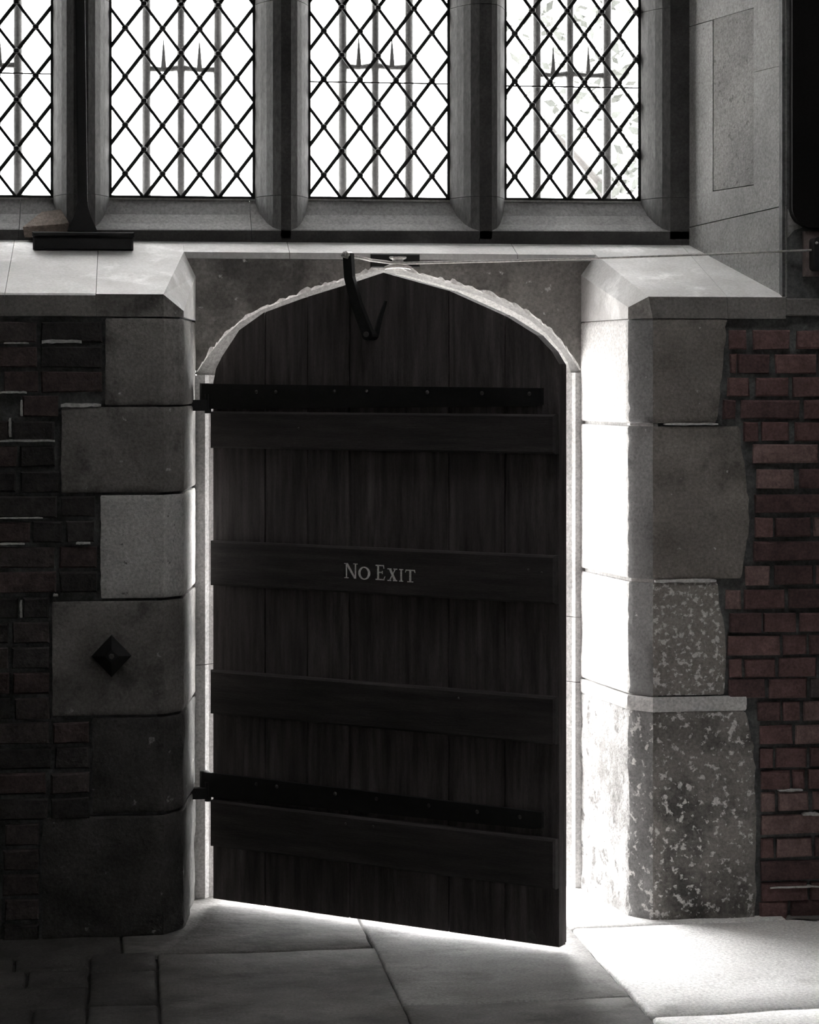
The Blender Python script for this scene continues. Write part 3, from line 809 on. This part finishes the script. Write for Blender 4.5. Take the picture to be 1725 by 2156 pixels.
# loose nails on the battens
for bi, pts in ((0, [(629, 902)]), (1, [(1113, 1200), (1141, 1206)]), (2, [(966, 1470)]), (3, [(728, 1734), (786, 1740)])):
    for px, py in pts:
        s, z = D(px, py, .026)
        q = MB(); q.lathe((0, 0, 0), [(.004, 0), (.003, .002), (.001, .003)], 8)
        n_ = q.build('nail', 'iron_worn', battens[bi], True); n_.location = (s, -.0262, z); n_.rotation_euler = (math.pi / 2, 0, 0)

wp = [D(x, y, .001) for x, y in ((1113, 1985), (1112, 1964), (1118, 1957), (1127, 1968), (1133, 1987))]
MB().prism_y(wp[::-1], -.0015, .0).build('worn_patch', 'iron_worn', door)
# lettering on the second batten: NO EXIT in painted small capitals
def letter(ch, quads, px0, px1, pyb, pyt):
    "quads in a unit square: u to the right, v up"
    s0, zb_ = D(px0, pyb, .027); s1 = D(px1, pyb, .027)[0]; zt = D(px0, pyt, .027)[1]
    m = MB()
    for q in quads: m.prism_y([(s0 + u * (s1 - s0), zb_ + v_ * (zt - zb_)) for u, v_ in q], -.0272, -.0258)
    o = m.build('letter', 'paint_white', battens[1]); o['label'] = 'white painted capital ' + ch.upper(); return o
def bar(u0, v0, u1, v1): return [(u0, v0), (u1, v0), (u1, v1), (u0, v1)]
SF = .055
lN = [[(.12, 0), (.20, 0), (.20, 1), (.12, 1)], [(.80, 0), (.88, 0), (.88, 1), (.80, 1)], [(.08, 1), (.26, 1), (.88, 0), (.74, 0)], bar(0, 0, .32, SF), bar(0, 1 - SF, .22, 1), bar(.68, 1 - SF, 1, 1)]
lE = [bar(.16, 0, .34, 1), bar(0, 0, .9, .08), bar(0, .92, .85, 1), bar(.3, .47, .70, .55), [(.80, .08), (.9, .08), (1, .26), (.93, .26)], [(.78, .92), (.85, .92), (.88, .76), (.82, .76)], bar(.65, .41, .72, .61)]
lX = [[(.10, 1), (.34, 1), (.94, 0), (.70, 0)], [(.78, 1), (.88, 1), (.24, 0), (.12, 0)], bar(0, 0, .36, .08), bar(.58, 0, 1, .08), bar(0, .92, .42, 1), bar(.62, .92, 1, 1)]
lI = [bar(.32, 0, .68, 1), bar(0, 0, 1, .08), bar(0, .92, 1, 1)]
lT = [bar(.41, 0, .60, 1), bar(.22, 0, .79, .08), bar(.04, .90, .96, 1), [(0, .76), (.06, .76), (.12, .92), (.04, .95)], [(1, .76), (.94, .76), (.88, .92), (.96, .95)]]
lO = []
for k in range(28):
    a, b = 2 * math.pi * k / 28, 2 * math.pi * (k + 1) / 28
    lO.append([(.5 + .5 * math.cos(a), .5 + .5 * math.sin(a)), (.5 + .5 * math.cos(b), .5 + .5 * math.sin(b)), (.5 + .315 * math.cos(b), .5 + .41 * math.sin(b)), (.5 + .315 * math.cos(a), .5 + .41 * math.sin(a))])
letter('n', lN, 725, 753, 1217, 1185.5); letter('o', lO, 754.5, 779.5, 1220, 1192.5)
letter('e', lE, 791, 811.5, 1221, 1189); letter('x', lX, 816, 836.5, 1223, 1196.5)
letter('i', lI, 840.5, 849, 1224.5, 1198); letter('t', lT, 853, 874.5, 1225.5, 1199)

# arm bolted to the door head, pulled by the cord
ap = [D(x, y, .03) for x, y in ((776, 704), (752, 640), (737, 585), (734, 534))]
arm = MB()
wd = .0155
lp, rp = [], []
for i, (s, z) in enumerate(ap):
    a = ap[max(0, i - 1)]; b = ap[min(3, i + 1)]; L_ = math.hypot(b[0] - a[0], b[1] - a[1]); nx, nz_ = -(b[1] - a[1]) / L_, (b[0] - a[0]) / L_
    ww = wd * (1.1 if i == 0 else 1.0 if i < 2 else .95)
    lp.append((s + nx * ww, z + nz_ * ww)); rp.append((s - nx * ww, z - nz_ * ww))
for i in range(3): arm.prism_y([lp[i], rp[i], rp[i + 1], lp[i + 1]], -.040, -.022)
ao = arm.build('closer_arm', 'iron_black', door)
m = MB(); n = 16
m.prism_y([(ap[0][0] + .018 * math.cos(2 * math.pi * k / n), ap[0][1] + .018 * math.sin(2 * math.pi * k / n)) for k in range(n)], -.040, .003)
m.build('pivot_boss', 'iron_black', ao)
m = MB(); m.prism_y([(ap[0][0] + .008 * math.cos(2 * math.pi * k / n), ap[0][1] + .008 * math.sin(2 * math.pi * k / n)) for k in range(n)], -.046, -.039)
m.build('bolt_head', 'iron_worn', ao)
m = MB(); m.tube([(ap[0][0] + .010, -.004, ap[0][1] - .004), (ap[0][0] + .026, -.004, ap[0][1] + .05), (ap[0][0] + .045, -.004, ap[0][1] + .10)], [.010, .008, .005], 8); m.build('back_stay', 'iron_black', ao)
MB().tube([(ap[3][0], -.055, ap[3][1] - .002), (ap[3][0], -.015, ap[3][1] - .002)], .0075, 10).build('eye_bolt', 'metal_pale', ao, True)
MB().tube([(ap[3][0] + .002, -.047, ap[3][1] + .004), (ap[3][0] + .010, -.050, ap[3][1] - .004), (ap[3][0] + .006, -.047, ap[3][1] - .012), (ap[3][0] - .006, -.048, ap[3][1] - .008), (ap[3][0] - .012, -.047, ap[3][1] - .004)], .005, 8).build('cord_knot', 'rope_pale', ao, True)
# iron pintles let into the left jamb
for py in (838, 1655):
    z = ZP(425, py + 12, .36)
    MB().box(xl2 - .06, HX - .012, .352, .378, z - .022, z + .012).tube([(HX - .014, .362, z - .03), (HX - .014, .362, z + .03)], .011, 10).build('hinge_pintle', 'iron_black', wall)

# ------------------------------------------------------------------ cord, pulley, case, board, post, tie plate
pc = P(838, 553, YS - .035)
pu = empty('cord_pulley', pc); tag(pu, 'pale metal pulley on a black plate over the door arch', 'pulley')
pl0 = P(780, 535, YS) - pc; pl1 = P(883, 564, YS) - pc
MB().cbox(pl0.x, pl1.x, .022, .038, pl1.z, pl0.z, .003).build('back_plate', 'iron_black', pu)
MB().lathe((0, 0, 0), [(.027, .019), (.028, .015), (.025, .012), (.018, .009), (.017, -.006), (.020, -.010)], 20).build('wheel', 'metal_pale', pu, True)
MB().tube([(-.042, .0, -.017), (-.024, -.002, -.012), (0, -.004, -.011), (.024, -.002, -.012), (.042, .0, -.017)], [.005, .007, .007, .007, .005], 8).box(-.012, .012, .0, .024, -.014, -.004).build('bracket', 'metal_pale', pu)
a_top = Vector((HX, HY, 0)) + DXV * (ap[3][0] + .008) - DNV * .046 + Vector((0, 0, ap[3][1] - .004))
p2 = P(822, 553, YS - .05); p3 = P(856, 554, YS - .05); pe = P(1712, 526.5, -.045)
cr = MB().tube([a_top, a_top.lerp(p2, .5) + Vector((0, 0, -.004)), p2, P(838, 553.5, YS - .054), p3, p3.lerp(pe, .25) + Vector((0, 0, -.003)), p3.lerp(pe, .5) + Vector((0, 0, -.004)), p3.lerp(pe, .75) + Vector((0, 0, -.003)), pe],
               [.0048, .0048, .0048, .0048, .0048, .0042, .0036, .0036, .0036], 8)
tag(cr.build('door_cord', 'rope_pale', None, True), 'pale cord running from the iron arm over the pulley to the right', 'cord')

bx0 = P(1690, 487, 0); bx1 = P(1785, 583, 0)
cs = empty('cord_case', P(1737, 583, 0)); tag(cs, 'small black case on a wooden plate taking the cord at right', 'case')
o0 = Vector(cs.location)
MB().cbox(bx0.x - o0.x, bx1.x - o0.x, -.022, .0, 0, bx0.z - bx1.z, .004).build('mounting_plate', 'wood_plate', cs)
def rrect(x0, x1, z0, z1, r, n=5):
    out = []
    for cx, cz, a0 in ((x1 - r, z1 - r, 0), (x0 + r, z1 - r, 90), (x0 + r, z0 + r, 180), (x1 - r, z0 + r, 270)):
        for k in range(n + 1):
            t = math.radians(a0 + 90 * k / n); out.append((cx + r * math.cos(t), cz + r * math.sin(t)))
    return out
c0, c1 = P(1706, 501, -.03) - o0, P(1768, 571, -.03) - o0
hs = MB(); hs.prism_y(rrect(c0.x, c1.x, c1.z, c0.z, .012), -.075, -.02); hs.build('housing', 'black_case', cs)
MB().tube([(c0.x + .006, -.082, c0.z - .018), (c0.x + .006, -.07, c0.z - .018)], .004, 8).build('screw', 'metal_pale', cs, True)

b0, b1 = P(1662, 480, 0), P(2050, 480, 0)
bd = MB(); r = .06
pts = [(b1.x, b0.z), (b1.x, 3.9), (b0.x, 3.9)] + [(b0.x + r - r * math.cos(math.radians(a)), b0.z + r - r * math.sin(math.radians(a))) for a in range(0, 91, 10)]
bd.prism_y(pts, -.036, -.006)
tag(bd.build('black_board', 'black_board'), 'tall black board with a rounded lower corner beside the window splay', 'board')

YP_ = .50
ps = empty('iron_post', P(174, 528, YP_)); tag(ps, 'black post with a flared foot standing before the window', 'post')
po = Vector(ps.location)
def prel(px, py, Y=YP_): q = P(px, py, Y); return (q.x - po.x, q.z - po.z)
x0_, z0_ = prel(69, 527, YP_ - .05); x1_, z1_ = prel(281, 489, YP_ - .05)
MB().cbox(x0_, x1_, -.055, .055, z0_, z1_ - .016, .006).cbox(x0_ - .002, x1_ + .003, -.058, .055, z1_ - .015, z1_, .004).build('base_block', 'iron_black', ps)
for vv in ps.children[0].data.vertices:                 # cut to the slope of the sill
    if vv.co.z < z0_ + .01: vv.co.z += SLOPE * (vv.co.y + .055)
prof = [(30, 488), (27, 480), (22, 468), (17, 456), (13, 442), (10.5, 425)]
fo = MB(); V = []; n = 4
m = MB(); k = 0
for hw, py in prof:
    x, z = prel(174, py); h_ = hw / 650.0
    m.v += [(x - h_, -h_ * .9, z), (x + h_, -h_ * .9, z), (x + h_, h_ * .9, z), (x - h_, h_ * .9, z)]
for k in range(len(prof) - 1):
    for i in range(4):
        j = (i + 1) % 4; m.f.append((k * 4 + i, k * 4 + j, (k + 1) * 4 + j, (k + 1) * 4 + i))
m.f += [(3, 2, 1, 0), tuple(len(prof) * 4 - 4 + i for i in range(4))]
m.build('flared_foot', 'iron_black', ps)
x, z = prel(174, 428); hw = 10 / 650.0
m = MB(); m.prism_z([(x - hw, -hw * .9), (x - hw * .7, -hw), (x + hw * .7, -hw), (x + hw, -hw * .9), (x + hw, hw), (x - hw, hw)], z, Z_HEAD - po.z)
xt = prel(168, 0)[0] - prel(174, 428)[0]
for q, vv in enumerate(m.v):
    if vv[2] > z + .1: m.v[q] = (vv[0] + xt * (Z_HEAD - po.z) / (prel(168, 0)[1]), vv[1], vv[2])
m.build('shaft', 'iron_black', ps)

tp = P(235, 1380, 0)
t_ = empty('tie_plate', tp); tag(t_, 'black diamond-shaped iron boss fixed to the pale left jamb stone', 'tie plate')
hx, hz = .058, .062
V = [(-hx, 0, 0), (0, 0, hz), (hx, 0, 0), (0, 0, -hz), (-hx, -.016, 0), (0, -.016, hz), (hx, -.016, 0), (0, -.016, -hz), (-.02, -.036, .002), (0, -.036, .022), (.02, -.036, .002), (0, -.036, -.018)]
Fc = [(3, 2, 1, 0)]
for i in range(4):
    j = (i + 1) % 4; Fc += [(i, j, 4 + j, 4 + i), (4 + i, 4 + j, 8 + j, 8 + i)]
Fc.append((8, 9, 10, 11))
build('plate', V, Fc, 'iron_black', t_)
MB().tube([(0, -.046, .002), (0, -.034, .002)], .008, 6).build('bolt_head', 'iron_worn', t_)

# ------------------------------------------------------------------ paving
random.seed(5)
def slab(pts, m, name='paving_stone', up=0.0):
    "pts: pixel corners on the floor, in order; a worn slab with a soft edge"
    w = [PZ(x, y) for x, y in pts] if len(pts[0]) == 2 and isinstance(pts[0][0], (int, float)) and abs(pts[0][1]) > 50 else [Vector((x, y, 0)) for x, y in pts]
    slab_w(w, m, name, up)
def slab_w(w, m, name='paving_stone', up=0.0, gap=.0035):
    ar = sum(w[i].x * w[(i + 1) % len(w)].y - w[(i + 1) % len(w)].x * w[i].y for i in range(len(w)))
    if ar < 0: w = w[::-1]
    def offs(d):
        out = []; n = len(w)
        for i in range(n):
            a, b, c_ = w[i - 1], w[i], w[(i + 1) % n]
            d1, d2 = (b - a).normalized(), (c_ - b).normalized()
            n1, n2 = Vector((-d1.y, d1.x, 0)), Vector((-d2.y, d2.x, 0))
            q = n1 + n2; q = q / max(.3, q.length_squared / 2)
            out.append(b + q * d)
        return out
    c = sum(w, Vector()) / len(w)
    def dense(pw):
        e = []
        for i, a in enumerate(pw):
            b = pw[(i + 1) % len(pw)]; n = max(2, int((w[(i + 1) % len(w)] - w[i]).length / .04))
            for k in range(n): e.append(a + (b - a) * (k / n))
        return e
    e0, e1 = dense(offs(gap)), dense(offs(gap + .006))
    V, n = [], len(e0)
    jit = [Vector((noise.noise(Vector((p.x * 14, p.y * 14, up))), noise.noise(Vector((p.x * 14, p.y * 14, 7 + up))), 0)) * .0035 for p in e0]
    r0 = [p + q for p, q in zip(e0, jit)]; r1 = [p + q for p, q in zip(e1, jit)]
    zf = lambda p: up + noise.noise(Vector((p.x * 5, p.y * 5, 3))) * .004
    V += [(p.x, p.y, -.03) for p in r0] + [(p.x, p.y, zf(p) - .007) for p in r0] + [(p.x, p.y, zf(p)) for p in r1]
    rings = 3
    for t in (.25, .5, .75):
        q = [p.lerp(c, t) for p in r1]; V += [(p.x, p.y, zf(p)) for p in q]; rings += 1
    V.append((c.x, c.y, zf(c)))
    Fc = []
    for r in range(rings - 1):
        for i in range(n): Fc.append((r * n + i, r * n + (i + 1) % n, (r + 1) * n + (i + 1) % n, (r + 1) * n + i))
    for i in range(n): Fc.append(((rings - 1) * n + i, (rings - 1) * n + (i + 1) % n, len(V) - 1))
    build(name, V, Fc, m, floor, True)
xB = PZ(333, 2080).x; xA = PZ(186, 2080).x; xC = (PZ(790, 1985).x + PZ(860, 2150).x) / 2
yR = PZ(560, 2003).y                       # joint in front of the left jamb
xDa, xDb = PZ(1187, 1935), PZ(1372, 2143)
yBack = .62
def xD(y): return xDa.x + (xDb.x - xDa.x) * (y - xDa.y) / (xDb.y - xDa.y)
W2 = lambda x, y: Vector((x, y, 0))
yC1 = PZ(1000, 2112).y; yC2 = PZ(1320, 2098).y; yD1 = PZ(1380, 2141).y; yD2 = PZ(1725, 2112).y; yE = PZ(1280, 1951).y
# between the sett strip and the middle joint
slab_w([W2(xB - .1, yR), W2(xC - .01, yR + .01), W2(xC - .02, YS + .3), W2(xB - .1, YS + .3)], 'paving')
slab_w([W2(xB, yR - 1.45), W2(xC + .01, yR - 1.45), W2(xC, yR), W2(xB, yR)], 'paving')
# middle run
slab_w([W2(xC, yC1), W2(xD(yC2), yC2), W2(xD(.3), .3), W2(xD(.3), YS + .3), W2(xC - .02, YS + .3)], 'paving_half_lit')
slab_w([W2(xC + .01, yC1 - 1.0), W2(xD(yC1 - 1), yC1 - 1.0), W2(xD(yC2), yC2), W2(xC, yC1)], 'paving')
# right run
xq = PZ(1335, 1945).x; xw = PZ(1660, 1935).x; xv = xDb.x + .85
slab_w([W2(xD(yD1), yD1), W2(xv, yD2 - .02), W2(xv, -.06), W2(xw, -.04), W2(xq, yE), W2(xD(yE), yE - .01)], 'paving_lit')
slab_w([W2(xD(yE), yE - .01), W2(xq, yE), W2(xw, -.04), W2(xw, YS + .3), W2(xD(.3), YS + .3), W2(xD(.3), .3)], 'paving_lit')
slab_w([W2(xD(yD1 - .9), yD1 - .9), W2(xv, yD1 - .9), W2(xv, yD2 - .02), W2(xD(yD1), yD1)], 'paving_lit')
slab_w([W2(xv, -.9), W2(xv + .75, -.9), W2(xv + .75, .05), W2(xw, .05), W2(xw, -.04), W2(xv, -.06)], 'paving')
# setts on the left
ys = [PZ(180, y).y for y in (2009, 2048, 2119, 2190)]
slab_w([W2(xA - .9, yR), W2(xB - .1, yR), W2(xB - .1, .05), W2(xA - .9, .05)], 'sett')
for a, b in zip(ys, ys[1:]): slab_w([W2(xA, b), W2(xB, b), W2(xB, a), W2(xA, a)], 'sett', 'sett', .001)
ya = [PZ(90, y).y for y in (2008, 2044, 2079, 2121, 2165)]
for i, (a, b) in enumerate(zip(ya, ya[1:])):
    x = xA; cut = [PZ(30, 2025).x, PZ(56, 2060).x, PZ(-140, 2100).x, PZ(68, 2140).x][i]
    for xx in (cut, cut - .3, cut - .62):
        slab_w([W2(xx, b), W2(x, b), W2(x, a), W2(xx, a)], 'sett', 'sett', .0); x = xx
# rest of the passage in large plain slabs
yv = yR - 1.45
for j in range(3):
    y0, y1 = yv - .9 * (j + 1), yv - .9 * j
    for i in range(6):
        x0 = -1.6 + i * .85 + (.4 if j % 2 else 0)
        slab_w([W2(x0, y0), W2(x0 + .85, y0), W2(x0 + .85, y1), W2(x0, y1)], 'paving')

# ------------------------------------------------------------------ outside
ct = MB().box(-25, 25, YO - .2, 45, -.14, -.02).build('ground', 'court_paving'); tag(ct, 'pale paved court outside the door', 'ground', None, 'structure')
tr = empty('court_tree', (4.4, 11.0, -.02)); tag(tr, 'pale leafy tree outside the rightmost window light', 'tree')
random.seed(9)
m = MB(); m.tube([(0, 0, 0), (.05, 0, 1.2), (-.05, .05, 2.4), (.05, 0, 3.6)], [.16, .13, .10, .05], 10)
for k in range(6):
    a = k * 1.05; m.tube([(0, 0, 1.7 + .25 * k), (.6 * math.cos(a), .6 * math.sin(a), 2.3 + .3 * k), (1.1 * math.cos(a), 1.1 * math.sin(a), 2.7 + .35 * k)], [.05, .035, .015], 6)
m.build('trunk', 'bark', tr, True)
lv = MB()
cl = [(random.uniform(-1.1, 1.1), random.uniform(-1.0, 1.0), random.uniform(2.0, 5.0)) for _ in range(26)]
for k in range(3600):
    c = random.choice(cl); p = Vector((random.gauss(c[0], .28), random.gauss(c[1], .28), random.gauss(c[2], .25)))
    a = Vector((random.uniform(-1, 1), random.uniform(-1, 1), random.uniform(-.6, .6))).normalized(); b = a.orthogonal().normalized()
    b = (b * math.cos(k) + a.cross(b) * math.sin(k)); s = random.uniform(.05, .09)
    lv.add([p - a * s, p + b * s * .45, p + a * s, p - b * s * .45], [(0, 1, 2, 3)])
lo = lv.build('foliage', 'leaf_grey', tr); lo['kind'] = 'stuff'
